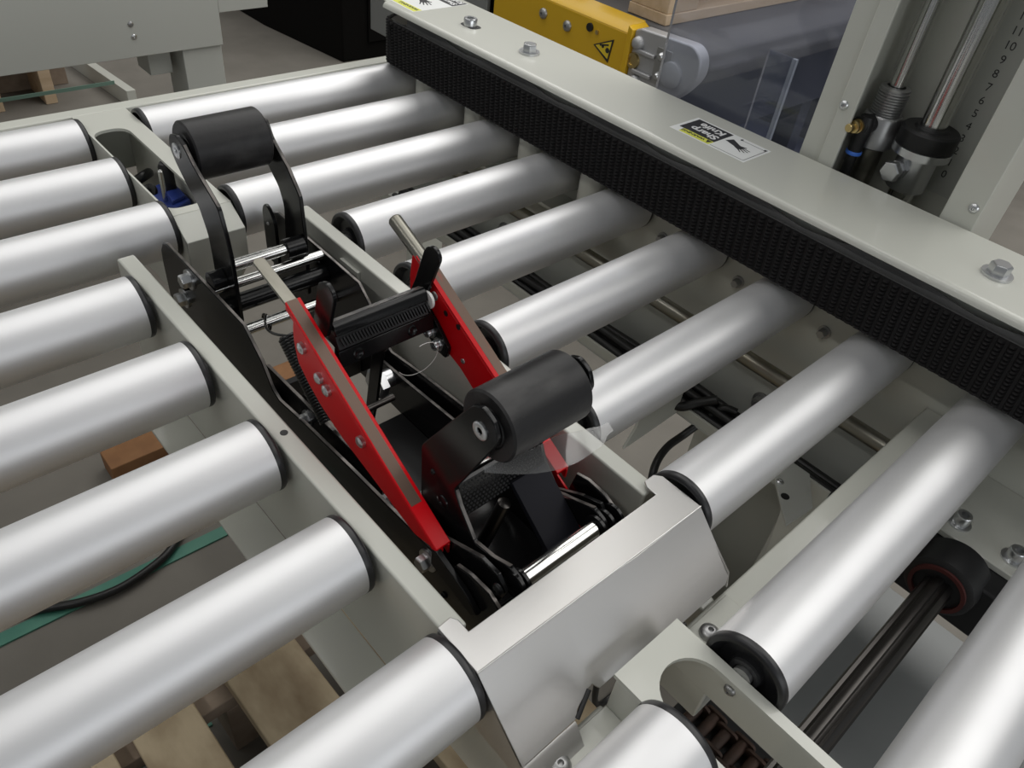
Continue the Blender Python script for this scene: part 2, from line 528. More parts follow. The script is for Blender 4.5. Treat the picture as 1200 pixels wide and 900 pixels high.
# sloping panel with a notch for the outfeed plate
def slope(x, s):        # s = 0 at the bend, 1 at the lower edge
    y = -794 - 40*s - (3.0 if x > 0 else 0)*(1-s)
    return (x, y, zc - 0.2 - 36*s)
mb = MB()
edge = [(-91, 1.0), (-52, 1.0), (-49, 0.93), (-38, 0.84), (-34, 0.83), (-31, 0.92), (28, 0.92), (31, 0.96), (34, 1.0), (84, 1.0), (90, 0.92)]
cols = sorted(edge)
top = [slope(x, 0.0) for x, s in cols]; low = [slope(x, s) for x, s in cols]
nrm = Vector((0, -36, 40)).normalized()*-2.0
vs = top + low + [tuple(Vector(p)+nrm) for p in top] + [tuple(Vector(p)+nrm) for p in low]
n = len(cols); fs = []
for i in range(n-1):
    fs += [(i, i+1, n+i+1, n+i), (2*n+i, 3*n+i, 3*n+i+1, 2*n+i+1), (n+i, n+i+1, 3*n+i+1, 3*n+i), (i, 2*n+i, 2*n+i+1, i+1)]
fs += [(0, n, 3*n, 2*n), (n-1, 3*n-1, 4*n-1, 2*n-1)]
obj('sloping_panel', mb.add(vs, fs), 'stainless', t, 0.3)
obj('left_flange', MB().prism([(-762, zc-2), (-794, zc-2), (-834, -42), (-846, -56), (-846, -58), (-800, -58), (-772, -40), (-762, -20)], 'x', -91, -89.2), 'stainless', t, 0.3)
obj('right_flange', MB().prism([(-766, zc-2), (-797, zc-2), (-831, -38), (-834, -50), (-800, -50), (-772, -30)], 'x', 88.4, 90), 'stainless', t, 0.3)
obj('bend_line', MB().tube([(-91, -794.1, zc-0.25), (0, -795.6, zc-0.25), (90, -797.1, zc-0.25)], 0.55, 8), 'stainless', t)
for xa, xb, sa, sb in ((-51.5, -37.5, 1.0, 0.85), (30.5, 41, 0.98, 1.03)):
    p, q = Vector(slope(xa, sa)), Vector(slope(xb, sb))
    obj('edge_trim', MB().tube([p, q], 1.5, 10), 'black_matt', t)
obj('lower_lip', MB().prism([(-834, -42), (-836, -43), (-846, -57.8), (-844, -57.8)], 'x', -91, -53), 'stainless', t, 0.3)

# ================================================================== outfeed plate
t = thing('outfeed_frame', 'pale grey outfeed centre frame with a long rounded slot', 'frame', (0, -900, -90))
zo = -24.0
slot = [(-20, -1050)] + arc(0, -869, 20, 180, 0, 16) + [(20, -1050)]
outer = [(-27, -834), (27, -834), (27, -1080), (-27, -1080)]
obj('top_plate', MB().prism(outer, 'z', zo-3, zo, [slot]), 'grey_paint', t, 0, smooth=25)
for x0, x1 in ((-27, -24.2), (24.2, 27)):
    obj('side_flange', MB().box(x0, x1, -1080, -836, -58, zo-3), 'grey_paint', t, 0.5)
for x0, x1 in ((-88, -27.1), (27.1, 88)):
    obj('foot_plate', MB().box(x0, x1, -867, -836, -57.8, -55), 'grey_paint', t, 0.5)
bolt(t, (24.2, -878, -37), (-1, 0, 0), 3.6, 2.6, False, 'dull_zinc', 'rivet', 'round')
bolt(t, (56, -846, -55), (0, 0, 1), 6.5, 5, False, 'dull_zinc', 'screw', 'round')
bolt(t, (-71, -843, -55), (0, 0, 1), 6.5, 5, False, 'dull_zinc', 'screw', 'round')

# ================================================================== tape head
TH = thing('tape_head', 'black and red carton taping head with two black rubber rollers between the rails', 'tape head', (0, -560, -110))
# side plates of the frame
plate = [(-331, -30), (-333, -18), (-340, -8), (-350, -4), (-478, -6), (-501, -25), (-514, -44), (-523, -48), (-560, -43), (-616, -38), (-706, -32), (-724, -33)]
plate_r = plate + [(-728, -11), (-738, -8), (-753, -9), (-766, -15), (-772, -26), (-772, -100), (-600, -108), (-520, -104), (-400, -100), (-340, -86), (-331, -70)]
plate_l = plate + [(-730, -22), (-742, -18), (-758, -17), (-768, -22), (-772, -32), (-772, -100), (-600, -108), (-520, -104), (-400, -100), (-340, -86), (-331, -70)]
obj('side_plate', MB().prism(plate_l, 'x', -51.5, -48.5), 'black_paint', TH, 0.9)
obj('side_plate', MB().prism(plate_r, 'x', 48.5, 51.5), 'black_paint', TH, 0.9)
# inner link plates that join both roller arms
link_l = [(-486, -44), (-492, -39), (-552, -36), (-640, -31), (-700, -28), (-742, -8), (-756, -8), (-764, -16), (-760, -30), (-700, -52), (-560, -62), (-490, -58)]
link_r = [(-486, -58), (-492, -56), (-552, -54), (-616, -49), (-700, -40), (-742, -14), (-756, -8), (-764, -16), (-760, -30), (-700, -62), (-560, -76), (-490, -72)]
obj('link_plate', MB().prism(link_l, 'x', -44, -41), 'black_paint', TH, 0.5)
obj('link_plate', MB().prism(link_r, 'x', 41, 44), 'black_paint', TH, 0.5)
for x0, x1, pl_ in ((-51.0, -49.0, plate_l), (49.0, 51.0, plate_r)):
    worn_glint_edge(TH, [(-344, -6.5)] + pl_[3:12], x0, x1)
    worn_glint_edge(TH, pl_[12:17], x0, x1)
worn_glint_edge(TH, link_l[1:6], -43.6, -41.4)
worn_glint_edge(TH, link_r[1:6], 41.4, 43.6)
# frame bolts on the left plate
for y, z, r in ((-388, -17, 6), (-368, -47, 6), (-705, -44, 5.5)):
    bolt(TH, (-51.5, y, z), (-1, 0, 0), r, 6.5)
bolt(TH, (-51.5, -376, -30), (-1, 0, 0), 4, 3, False, 'black_paint')
bolt(TH, (-51.5, -722, -62), (-1, 0, 0), 2.5, 2, False, 'black_paint', 'screw', 'round')
bolt(TH, (-44, -551, -48), (-1, 0, 0), 4.6, 6)
bolt(TH, (-44, -652, -42), (-1, 0, 0), 4.2, 5)
for y, z in ((-413, -14), (-418, -20), (-430, -34)):
    bolt(TH, (48.5, y, z), (-1, 0, 0), 2.6, 2.2, False, 'black_paint', 'screw', 'round')
# big nuts
nb = MB().cyl((-41, -561, -34), (-29, -561, -34), 8.5, 24)
hexagon((-35, -561, -34), None, (1, 0, 0), 12, 7, nb)
obj('stop_nut', nb, 'zinc', TH)
nb = MB().cyl((30, -534, -63), (41, -534, -63), 8.0, 24)
hexagon((32, -534, -63), None, (-1, 0, 0), 13, 8, nb)
obj('stop_nut', nb, 'zinc', TH)

# cross shafts at the far end
def shaft(name, x0, x1, y, z, r, m, ch=0.6):
    return obj(name, MB().cyl((x0, y, z), (x1, y, z), r, 32, ch), m, TH)
shaft('cross_shaft', -33, 33, -422, 7, 4.8, 'chrome')
shaft('cross_shaft', -48.5, 48.5, -424, -8, 4.2, 'chrome')
shaft('cross_tube', -48.5, 48.5, -428, -24, 7.5, 'black_paint')
shaft('cross_shaft', -48.5, 48.5, -442, -41, 4.6, 'chrome')
shaft('bushing', 16, 32.5, -421, 6, 8.2, 'black_paint')
shaft('bushing', -48.5, -37, -421, -2, 8.0, 'black_paint')
obj('cross_tie', MB().box(-48, 48, -480, -474, -100, -78), 'black_matt', TH, 0.5)
# near end shaft with its spacer rings
shaft('near_shaft', -30, 29, -764, -16, 5.8, 'chrome')
for x in (-33.5, -37.5, 29.5, 37.5, 45.0):
    obj('spacer_ring', MB().lathe((x, -764, -16), (1, 0, 0), [(0, 7.5), (0.5, 8.8), (2.5, 8.8), (3, 7.5)], 32), 'black_paint', TH)
bolt(TH, (-45.4, -760, -16), (-1, 0, 0), 4.5, 3.0, False, 'black_paint', 'screw', 'round')

# front roller on its two curved arms
farm_l = rounded([(-358, 82), (-362, 92), (-374, 96), (-385, 92), (-398, 81), (-414, 72), (-430, 63), (-436, 42), (-439, 24), (-440, -36), (-404, -38), (-405, 10), (-404, 28), (-395, 48), (-377, 60), (-364, 72)], 4, 3)
farm_r = rounded([(-360, 80), (-362, 90), (-374, 94), (-382, 81), (-404, 66), (-420, 48), (-423, 12), (-422, -46), (-388, -46), (-390, -7), (-393, 28), (-387, 42), (-373, 54), (-361, 68)], 4, 3)
obj('front_arm', MB().prism(farm_l, 'x', -37, -33.6), 'black_paint', TH, 0.6)
worn_glint_edge(TH, [(-385, 92), (-398, 81), (-414, 72), (-430, 63)], -36.4, -34.2)
worn_glint_edge(TH, [(-382, 81), (-404, 66), (-420, 48)], 34.2, 36.4)
obj('front_arm', MB().prism(farm_r, 'x', 33.6, 37), 'black_paint', TH, 0.6)
def rubber_roller(name, y, z, r, x0, x1):
    o = obj(name, MB().lathe((x0, y, z), (1, 0, 0), [(0.6, r*0.60), (0, r*0.62), (0, r-1.2), (1.2, r), (x1-x0-1.2, r), (x1-x0, r-1.2), (x1-x0, r*0.62), (x1-x0-0.6, r*0.60)], 64), 'rubber', TH)
    for x, d in ((x0, -1), (x1, 1)):
        obj('roller_core', MB().lathe((x, y, z), (d, 0, 0), [(-1, r*0.6), (0.2, r*0.55), (0.2, r*0.42), (2.2, r*0.40), (2.2, 3), (3.2, 3), (3.2, 0)], 32), 'black_matt', o)
    return o
rubber_roller('front_roller', -371, 80, 22.5, -30.3, 30.3)
def pin(x, y, z, r=4.6):
    mb = MB().lathe((x, y, z), (-1, 0, 0), [(0, r), (0.7, r), (1.2, r*0.85), (0.8, r*0.40), (-0.2, r*0.36), (-0.2, 0)], 28)
    return obj('pin_screw', mb, 'zinc', TH)
pin(-37, -372, 83, 6)
tabp = rounded([(-386, 22), (-378, 26), (-372, 18), (-373, -30), (-392, -30), (-392, 12)], 5, 3)
obj('arm_tab', MB().prism(tabp, 'x', 24, 27), 'black_paint', TH, 0.5)
bolt(TH, (24, -381, 8), (-1, 0, 0), 1.6, 1.2, False, 'dull_zinc', 'rivet', 'round')

# rear roller with its bracket
rarm = [(-708, 77), (-714, 86), (-722, 90), (-731, 86), (-735, 77), (-733, 70), (-716, 34), (-706, 13), (-712, 3), (-728, -16), (-744, -12), (-757, -6), (-767, -9), (-772, -18), (-768, -27), (-757, -29), (-735, -30), (-690, -50), (-677, -52), (-674, 23)]
rarm_r = [(y, z if z > 20 else z-6) for y, z in rarm[:10]] + rarm[10:]
obj('rear_arm', MB().prism(rounded(rarm, 3, 3), 'x', -36.4, -33.2), 'black_paint', TH, 0.6)
obj('rear_arm', MB().prism(rounded(rarm_r, 3, 3), 'x', 33.2, 36.4), 'black_paint', TH, 0.6)
worn_glint_edge(TH, [(-707, 12), (-712, 3), (-727, -15), (-744, -12), (-757, -6)], -35.9, -33.7)
worn_glint_edge(TH, [(-707, 7), (-712, -3), (-727, -19), (-744, -12), (-757, -6)], 33.7, 35.9)
rubber_roller('rear_roller', -720.3, 71.4, 21.4, -29.6, 29.2)
pin(-36.4, -722, 74, 5.6)
bolt(TH, (-36.4, -697, -7), (-1, 0, 0), 5, 1.6, False, 'black_paint', 'screw', 'round')
bolt(TH, (-36.4, -686, 10), (-1, 0, 0), 2.0, 1.2, False, 'black_paint', 'rivet', 'round')
# knurled guide plate
kp = obj('knurled_plate', MB().prism([(-703, 14), (-706, 14), (-713, -8), (-710, -8)], 'x', -33, 33), 'black_paint', TH, 0.3)
mb = MB()
A = Vector((0, -706.1, 13)); D = Vector((0, -7, -22)).normalized(); Nn = Vector((0, -22, 7)).normalized(); E1 = Vector((1, 0, 0))
for a in range(-11, 12):
    for c in range(0, 9):
        ctr = A + E1*(a*2.9 + (c % 2)*1.45) + D*(c*2.5 + 0.8)
        if abs(ctr.x) > 31.6: continue
        q = [ctr + E1*1.35, ctr + D*1.3, ctr - E1*1.35, ctr - D*1.3, ctr + Nn*1.1]
        mb.add(q, [(0, 1, 4), (1, 2, 4), (2, 3, 4), (3, 0, 4), (3, 2, 1, 0)])
k = obj('knurl_points', mb, 'knurl', kp, smooth=5); k['kind'] = 'stuff'
# matt web plate and pin seen inside the bracket
obj('web_plate', MB().prism([(-711, -4), (-714, -2), (-752, -30), (-752, -66), (-748, -66), (-747, -32)], 'x', 4, 33), 'blueblack', TH, 0.3)
obj('guide_pin', MB().lathe((-2, -716, -14), (-0.18, 0.16, -1), [(0, 3), (0.6, 4.4), (28, 4.8), (52, 4.8)], 24), 'dark_steel', TH)
obj('bracket_floor', MB().box(-33, 33, -745, -676, -75, -72), 'black_paint', TH, 0.3)
obj('gap_shade_sheet', MB().box(-48.4, 48.4, -771, -540, -106, -103), 'black_matt', TH, 0.5)  # dark sheet added to stand for deep shade below the head

# clear tape end below the rear roller
mb = MB()
rows = []
for i in range(15):
    u = i/14
    x = -31 + 84*u
    back = -722 - 5*math.sin(u*3.0) - 20*max(0, u-0.62)/0.38*0.85 + 1.2*math.sin(u*40)*(u > 0.8)
    front = -722 - 26*math.sin(min(1, u*1.35)*1.75)**0.8 - 1.2*math.sin(u*33)*(u > 0.85)
    if u > 0.86: front = front + (u-0.86)/0.14*5
    zz = 41 - 2.5*math.sin(u*3.1)
    rows.append(((x, min(back, -721.5), zz + 1.5), (x, min(front, back-1.5), zz - 1.5)))
obj('tape_end', mb.sheet(rows, 0.12), 'clear_film', TH, smooth=80, label='loose clear tape end under the rear rubber roller')

# red guards: inverted channels with worn tops
def flange_z(y): return 61 - 0.52*(-559 - y)
for s in (-1, 1):
    y_end = -716 if s < 0 else -744
    y_top = -716
    prof = [(-553, flange_z(-553)-1), (-551, 44), (-552, 27), (-562, 17), (-583, 9), (-612, 0), (-640, -16), (-672, -26), (y_end, flange_z(y_end)-14), (y_end, flange_z(y_end))]
    x_out, x_in = (-55.5, -53.7) if s < 0 else (45.2, 47.0)
    xc = x_out if s > 0 else -51.5
    if s < 0:
        prof = [(-560, flange_z(-560)-1), (-556, 40), (-556, 30), (-559, 15), (-571, 4), (-585, -5), (-597, -10), (-610, -15), (-640, -22), (-690, -34), (y_end, flange_z(y_end)-6), (y_end, flange_z(y_end))]
    g = obj('red_guard', MB().prism(rounded(prof, 3), 'x', xc, xc+1.8), 'red_paint', TH, 0.4)
    if s < 0:
        lipp = [(-557, flange_z(-557)), (-557, flange_z(-557)-4), (y_end, flange_z(y_end)-4), (y_end, flange_z(y_end))]
        obj('outer_lip', MB().prism(lipp, 'x', x_out, x_out+1.6), 'red_paint', g, 0.4)
    # second cheek and top flange
    x2 = x_out + 9.0
    prof2 = [(-556, flange_z(-556)-1), (-556, flange_z(-556)-9), (y_top, flange_z(y_top)-9), (y_top, flange_z(y_top)-1)]
    obj('inner_cheek', MB().prism(prof2, 'x', x2, x2+1.8), 'red_paint', g, 0.4)
    ys = [-557, y_top]
    fl = [(-557, flange_z(-557)), (-557, flange_z(-557)+1.6), (y_top, flange_z(y_top)+1.6), (y_top, flange_z(y_top))]
    obj('top_flange', MB().prism(fl, 'x', x_out, x2+1.8), 'red_paint', g, 0.5)
    ye = -690 if s < 0 else -664
    xa, xb = (x_out+1.0, x2-0.6) if s < 0 else (x_out+3.6, x2+1.9)
    st = [(-557.2, flange_z(-557.2)+1.5), (-557.2, flange_z(-557.2)+1.75), (ye, flange_z(ye)+1.75), (ye, flange_z(ye)+1.5)]
    obj('worn_strip', MB().prism(st, 'x', xa, xb), 'worn_paint', g, label='paint worn through to brown metal')
    for (y, z) in ((-568, 33), (-587, 21), (-596, 17), (-634, 2)):
        if s < 0:
            obj('guard_bolt', MB().lathe((xc, y, z), (-1, 0, 0), [(0, 4.2), (2.4, 4.0), (3.4, 2.4), (3.4, 0)], 18), 'zinc', g)
    if s > 0:
        for (y, z, r) in ((-580, 43, 3.6), (-564, 62, 1.5), (-615, 8, 2.0)):
            obj('rivet', MB().lathe((x_out, y, z), (-1, 0, 0), [(0, r), (0.8, r*0.9), (1.0, r*0.4), (0.3, r*0.35), (0.3, 0)], 20), 'dull_zinc', g)
        for (y, z) in ((-593, 36), (-607, 33)):
            obj('punched_hole', MB().cyl((x_out-0.15, y, z), (x_out+0.5, y, z), 2.3, 16), 'black_matt', g)
# steel skids ahead of the guards
obj('skid_rod', MB().lathe((50.6, -523, 75), (0, -46, -19.5), [(0, 2.5), (0.8, 4.4), (2.2, 5.2), (42, 5.2), (49, 5.2)], 32), 'steel_rod', TH)
skid = []
for i in range(7):
    a = math.pi*i/6
    skid.append((-50.6 - 4.2*math.cos(a), -518 + 3*math.sin(a)))
d = Vector((0, -42, -10)).normalized()
mb = MB()
N3 = Vector((0, 10, -42)).normalized()*2.2
pts = [Vector((x, -518, 71)) + (-d)*(y+518) for x, y in skid] + [Vector((-46.4, -518, 71)) + d*44, Vector((-54.8, -518, 71)) + d*44]
n = len(pts)
mb.add(pts + [p + N3 for p in pts], [tuple(range(n)), tuple(range(2*n-1, n-1, -1))] + [(i, (i+1) % n, (i+1) % n+n, i+n) for i in range(n)])
obj('skid_bar', mb, 'steel_rod', TH, 0.3)
# guard stops (black tips under the left guard)
obj('guard_tip', MB().prism([(-712, -22), (-716, -20), (-745, -30), (-756, -38), (-752, -44), (-712, -36)], 'x', -56, -52), 'black_paint', TH, 0.8)

# knife holder bar between the guards
kb = obj('knife_bar', MB().prism([(-571, 49), (-578, 52), (-581, 50), (-583, 44), (-580, 43), (-572, 45)], 'x', -36, 37.5), 'black_paint', TH, 0.6)
obj('blade_clamp', MB().prism([(-573, 45), (-582, 43.5), (-586, 35), (-584, 33), (-573, 36)], 'x', -36, 36), 'black_matt', kb, 0.4)
mb = MB()
for i in range(30):
    x = -34 + i*2.35
    mb.add([(x, -583.3, 42.2), (x+1.3, -583.3, 42.2), (x+2.6, -585.8, 37.0), (x+1.6, -585.8, 37.0), (x, -584.4, 43.0), (x+1.3, -584.4, 43.0), (x+2.6, -586.9, 37.6), (x+1.6, -586.9, 37.6)],
           [(0, 1, 2, 3), (4, 7, 6, 5), (0, 4, 5, 1), (1, 5, 6, 2), (2, 6, 7, 3), (3, 7, 4, 0)])
o = obj('blade_teeth', mb, 'black_matt', kb, smooth=5); o['kind'] = 'stuff'
obj('clamp_plate', MB().prism([(-580, 34), (-585, 33), (-588, 22), (-583, 18), (-579, 20)], 'x', -36, 40), 'black_paint', kb, 0.5)
for x in (-22, 22):
    obj('clamp_screw', MB().lathe((x, -586.4, 27), (0, -1, 0.35), [(0, 4.2), (0.7, 4.0), (1.0, 3), (0.4, 1.6), (0.4, 0)], 24), 'black_paint', kb)
obj('white_washer', MB().cyl((37.6, -581, 43), (39.6, -581, 43), 6.5, 24), 'white_plastic', kb)
worn_glint_edge(kb, [(-571.5, 49.2), (-577, 51.7)], -35.6, 37)
# knife levers
lv = rounded([(-574, 84), (-585, 88), (-592, 82), (-580, 44), (-560, 40), (-566, 52)], [6, 6, 6, 3, 3, 3], 4)
obj('knife_lever', MB().prism(lv, 'x', -41.2, -38.2), 'black_paint', TH, 0.5)
lv = rounded([(-574, 82), (-584, 86), (-590, 80), (-577, 44), (-557, 33), (-564, 50)], [6, 6, 6, 3, 3, 3], 4)
obj('knife_lever', MB().prism(lv, 'x', 39.8, 42.8), 'black_paint', TH, 0.5)
# knife arms that run down to the frame
for s in (-1, 1):
    arm = [(-566, 34), (-580, 36), (-586, 24), (-578, 6), (-560, -50), (-540, -58), (-534, -48), (-552, -6)]
    x0, x1 = (-40.5, -38) if s < 0 else (8, 10.5)
    if s > 0: arm = [(-566, 34), (-580, 36), (-582, 18), (-570, 2), (-562, -52), (-553, -90), (-544, -90), (-550, -50), (-558, 2)]
    obj('knife_arm', MB().prism(rounded(arm, 4, 3), 'x', x0, x1), 'black_paint', TH, 0.5)
# black corner bracket bolted to the right guard
obj('guard_bracket', MB().prism(rounded([(-562, 31), (-574, 33), (-588, 24), (-602, 12), (-600, 1), (-588, 2), (-570, 14)], 3, 3), 'x', 42.0, 45.0), 'black_paint', TH, 0.5)
for y, z in ((-582, 15), (-591, 9)):
    bolt(TH, (42.0, y, z), (-1, 0, 0), 3.6, 4.2, True, 'zinc', 'bolt', 'socket')
obj('cross_rod', MB().cyl((-41, -584, -30), (8, -584, -30), 2.6, 16), 'dark_steel', TH)
obj('cross_rod', MB().cyl((-48, -668, -38), (48, -668, -38), 5.4, 28), 'chrome', TH)
# black tension spring with its wire hooks
p0 = Vector((-44.5, -533, 17)); p1 = Vector((-44.5, -582, -25))
ax = (p1 - p0); L = ax.length; ax.normalize()
ua = ax.orthogonal().normalized(); ub = ax.cross(ua)
path = []
turns = 30
for i in range(turns*12 + 1):
    a = 2*math.pi*i/12
    path.append(p0 + ax*(L*i/(turns*12)) + (ua*math.cos(a) + ub*math.sin(a))*5.9)
obj('tension_spring', MB().tube(path, 1.25, 6), 'spring_steel', TH, smooth=80)
hook = [(-43, -530, 14), (-45, -515, 7), (-41, -495, -3), (-31, -472, -13), (-22, -455, -23), (-17, -445, -32), (-16, -437, -36), (-16, -435, -42), (-16, -439, -47), (-16, -446, -46), (-16, -448, -40)]
obj('spring_hook', MB().tube(smooth_path(hook, 4), 1.0, 8), 'spring_steel', TH, smooth=80)
# stray filament hanging from the knife bar
fil = []
for i in range(22):
    a = math.radians(100 - 250*i/21)
    fil.append((18 + 16*math.cos(a), -600 - 4*math.sin(a*0.5), 12 + 15*math.sin(a)))
obj('filament', MB().tube(fil, 0.22, 5), 'white_plastic', TH, smooth=80, label='thin clear filament hanging from the knife bar')

# ================================================================== ribbed drive belt and its cover
BD = thing('belt_drive', 'side drive with a black rough-top belt under a pale grey cover', 'belt drive', (390, -560, 5))
XB = 341.5
zb0, zb1 = 4.5, 56.5
yf, yn = -112.0, -1150.0         # straight run of the belt
rb = 26.0
path = [(XB, yn), (XB, yf)]
for i in range(1, 13):
    a = math.pi - math.pi*i/12
    path.append((XB + rb + rb*math.cos(a), yf + rb*math.sin(a)))
path.append((XB + 2*rb, yn))
inner = [(x + (3.2 if i < 8 else -3.2) if abs(x - (XB+rb)) > 5 else x, y - (0 if i in (0, len(path)-1) else (3.2 if 3 < i < 12 else 0))) for i, (x, y) in enumerate(path)]
mb = MB()
n = len(path)
vs = [(x, y, zb0) for x, y in path] + [(x, y, zb1) for x, y in path] + [(x, y, zb0) for x, y in inner] + [(x, y, zb1) for x, y in inner]
fs = []
for i in range(n-1):
    fs += [(i, i+1, n+i+1, n+i), (2*n+i, 3*n+i, 3*n+i+1, 2*n+i+1), (i, 2*n+i, 2*n+i+1, i+1), (n+i, n+i+1, 3*n+i+1, 3*n+i)]
fs += [(0, n, 3*n, 2*n), (n-1, 3*n-1, 4*n-1, 2*n-1)]
belt = obj('belt', mb.add(vs, fs), 'belt_rubber', BD, smooth=30)
# rough top: staggered rubber nubs
mb = MB()
def nub(px, py, nx, ny, z, h=3.0, a=2.9, c=1.7):
    tx, ty = -ny, nx
    b = [(px + tx*a*u, py + ty*a*u, z + c*v) for u, v in ((-1, -1), (1, -1), (1, 1), (-1, 1))]
    t = [(px + nx*h + tx*a*0.45*u, py + ny*h + ty*a*0.45*u, z + c*0.45*v) for u, v in ((-1, -1), (1, -1), (1, 1), (-1, 1))]
    mb.add(b + t, [(4, 5, 6, 7), (0, 1, 5, 4), (1, 2, 6, 5), (2, 3, 7, 6), (3, 0, 4, 7)])
rows_n = 15
for r in range(rows_n):
    z = zb0 + 2.2 + r*(zb1 - zb0 - 4.4)/(rows_n - 1)
    k = 0
    y = -960.0 + r*0.25
    while y < yf:
        nub(XB, y, -1, 0, z); y += 8.2
    y = yf + (r % 2)*2.9
    for i in range(8):
        a = math.pi - i*8.2/rb
        nub(XB + rb + rb*math.cos(a), yf + rb*math.sin(a), math.cos(a), math.sin(a), z)
o = obj('belt_nubs', mb, 'belt_rubber', belt, smooth=10); o['kind'] = 'stuff'
# frayed lighter top edge of the belt carcass
mb = MB()
mb.box(XB+0.3, XB+3.0, yn, yf, zb1, zb1+0.5)
obj('belt_edge', mb, 'belt_edge', belt)
# pulley and body inside
obj('pulley', MB().cyl((XB+rb, yf, zb0+1), (XB+rb, yf, zb1-1), rb-3.4, 40), 'dull_zinc', BD)
obj('slider_bed', MB().box(XB+14, XB+2*rb-3.4, yn, yf-30, zb0+3, 71), 'back_paint', BD, 0.5)
# wavy spring-steel tension strip below the cover
mb = MB()
wav = []
for i in range(160):
    y = yf - 20 - i*5.2
    wav.append(((XB+6 + 1.5*math.sin(i*0.22), y, zb1-6), (XB+8 + 3.0*math.sin(i*0.22), y, zb1+6 + 3.0*math.sin(i*0.22))))
obj('tension_strip', mb.sheet(wav, 0.8), 'belt_edge', BD, smooth=60)
# cover
ct = 75.0
prof = [(338.5, 68.5), (338.8, 71.2), (340.2, 73.4), (342.2, 74.6), (345.0, ct), (440, ct), (440, ct-14), (438, ct-14), (438, ct-2), (344.5, ct-2), (342.2, ct-3.4), (340.6, ct-6.5)]
far = -96.0
cover = obj('cover', MB().prism(prof, 'y', -1150, far), 'grey_paint', BD, 0.4)
nose = [(344 + 0, far)] + [(392 + 48*math.cos(math.radians(a)), far + 30*math.sin(math.radians(a))) for a in range(180, -1, -15)][1:]
obj('cover_nose', MB().prism(nose, 'z', ct-2, ct), 'grey_paint', cover, 0.5)
obj('back_panel', MB().box(432, 438, -1150, far, 4, ct-2.1), 'grey_paint', BD, 0.5)
bolt(BD, (383, -208, ct), (0, 0, 1), 8, 8.5, False, 'zinc', 'bolt', 'socket')
obj('slot_hole', MB().prism(rounded([(375, -222), (391, -222), (391, -196), (375, -196)], 7), 'z', ct-0.2, ct+0.15), 'black_matt', BD)
bolt(BD, (385, -307, ct), (0, 0, 1), 8, 8)
bolt(BD, (388, -825, ct), (0, 0, 1), 8, 8)
# posts carrying the drive
for y in (-146.5, -244, -342, -440):
    obj('support_post', MB().lathe((352+20, y, -62), (0, 0, 1), [(0, 15), (66, 15)], 36), 'grey_paint', BD)
obj('post_base', MB().box(355, 392.5, -470, -125, -66, -62), 'grey_paint', BD, 0.5)

# warning stickers on the cover (printed to be read from the far side)
def hand_poly(cx, cy, s, ang):
    """dark printed hand with spread fingers, in sticker coordinates"""
    ca, sa = math.cos(ang), math.sin(ang)
    T = lambda q: [(cx + s*(x*ca - y*sa), cy + s*(x*sa + y*ca)) for x, y in q]
    L = [T([(-1.0, 0.30), (-0.15, 0.20), (0.1, 0.26), (0.28, 0.05), (0.22, -0.22), (0.0, -0.24), (-0.2, -0.2), (-1.0, -0.28)])]
    for k, (yy, ln) in enumerate(((0.20, 0.42), (0.08, 0.50), (-0.05, 0.48), (-0.17, 0.36))):
        L.append(T([(0.15, yy+0.045), (0.25+ln, yy*1.7+0.035), (0.25+ln, yy*1.7-0.035), (0.15, yy-0.045)]))
    L.append(T([(-0.1, 0.2), (0.18, 0.46), (0.24, 0.40), (0.1, 0.16)]))
    return L
def sticker_pos(u, v):   # u to the reader's right (+Y), v up for the reader (-X)
    return (417.5 - v, -603 + u)
sk = obj('warning_sticker', MB().prism([(372, -603), (417.5, -603), (417.5, -517.5), (372, -517.5)], 'z', ct+0.02, ct+0.16), 'white_label', cover, label='white warning sticker with a hand, reading Sharp Knife')
mb = MB().prism([(383, -562), (415, -562), (415, -521), (383, -521)], 'z', ct+0.16, ct+0.22)
obj('black_field', mb, 'black_ink', sk)
obj('yellow_field', MB().prism([(374, -562), (383, -562), (383, -527), (374, -527)], 'z', ct+0.16, ct+0.22), 'yellow_ink', sk)
rt, up = (0, 1, 0), (-1, 0, 0)
lettering('lettering', 'Sharp', 13.5, (396.5, -559, ct+0.3), rt, up, 'white_ink', sk, bold=0.35)
lettering('lettering', 'Knife', 13.5, (410.5, -557.5, ct+0.3), rt, up, 'white_ink', sk, bold=0.35)
lettering('lettering', 'WARNING', 5.6, (381.2, -554, ct+0.3), rt, up, 'black_ink', sk, bold=0.1)
obj('warning_triangle', MB().prism([(382, -561.2), (382, -555.2), (375.6, -558.2)], 'z', ct+0.22, ct+0.32), 'black_ink', sk)
mb = MB()
for poly in hand_poly(396, -581, 16, math.radians(-113)):
    mb.prism(poly, 'z', ct+0.16, ct+0.24)
obj('hand_print', mb, 'black_ink', sk)
mb = MB()
mb.box(375, 415.5, -600.6, -600.0, ct+0.16, ct+0.22); mb.box(375, 375.6, -600.6, -563, ct+0.16, ct+0.22); mb.box(412, 412.6, -598, -574, ct+0.16, ct+0.22)
obj('print_border', mb, 'black_ink', sk)
mb = MB()
for px, py in ((413, -599), (413, -573)):
    mb.prism([(px-2.4, py), (px, py-1.6), (px+2.4, py), (px, py+1.6)], 'z', ct+0.22, ct+0.28)
obj('print_mark', mb, 'black_ink', sk)
s2 = obj('warning_sticker', MB().prism([(349, -143), (434, -143), (430, -74), (352, -74)], 'z', ct+0.02, ct+0.16), 'white_label', cover, label='white warning sticker at the far end of the cover')
obj('yellow_field', MB().prism([(350.5, -142), (363, -142), (363, -76), (354, -76)], 'z', ct+0.16, ct+0.22), 'yellow_ink', s2)
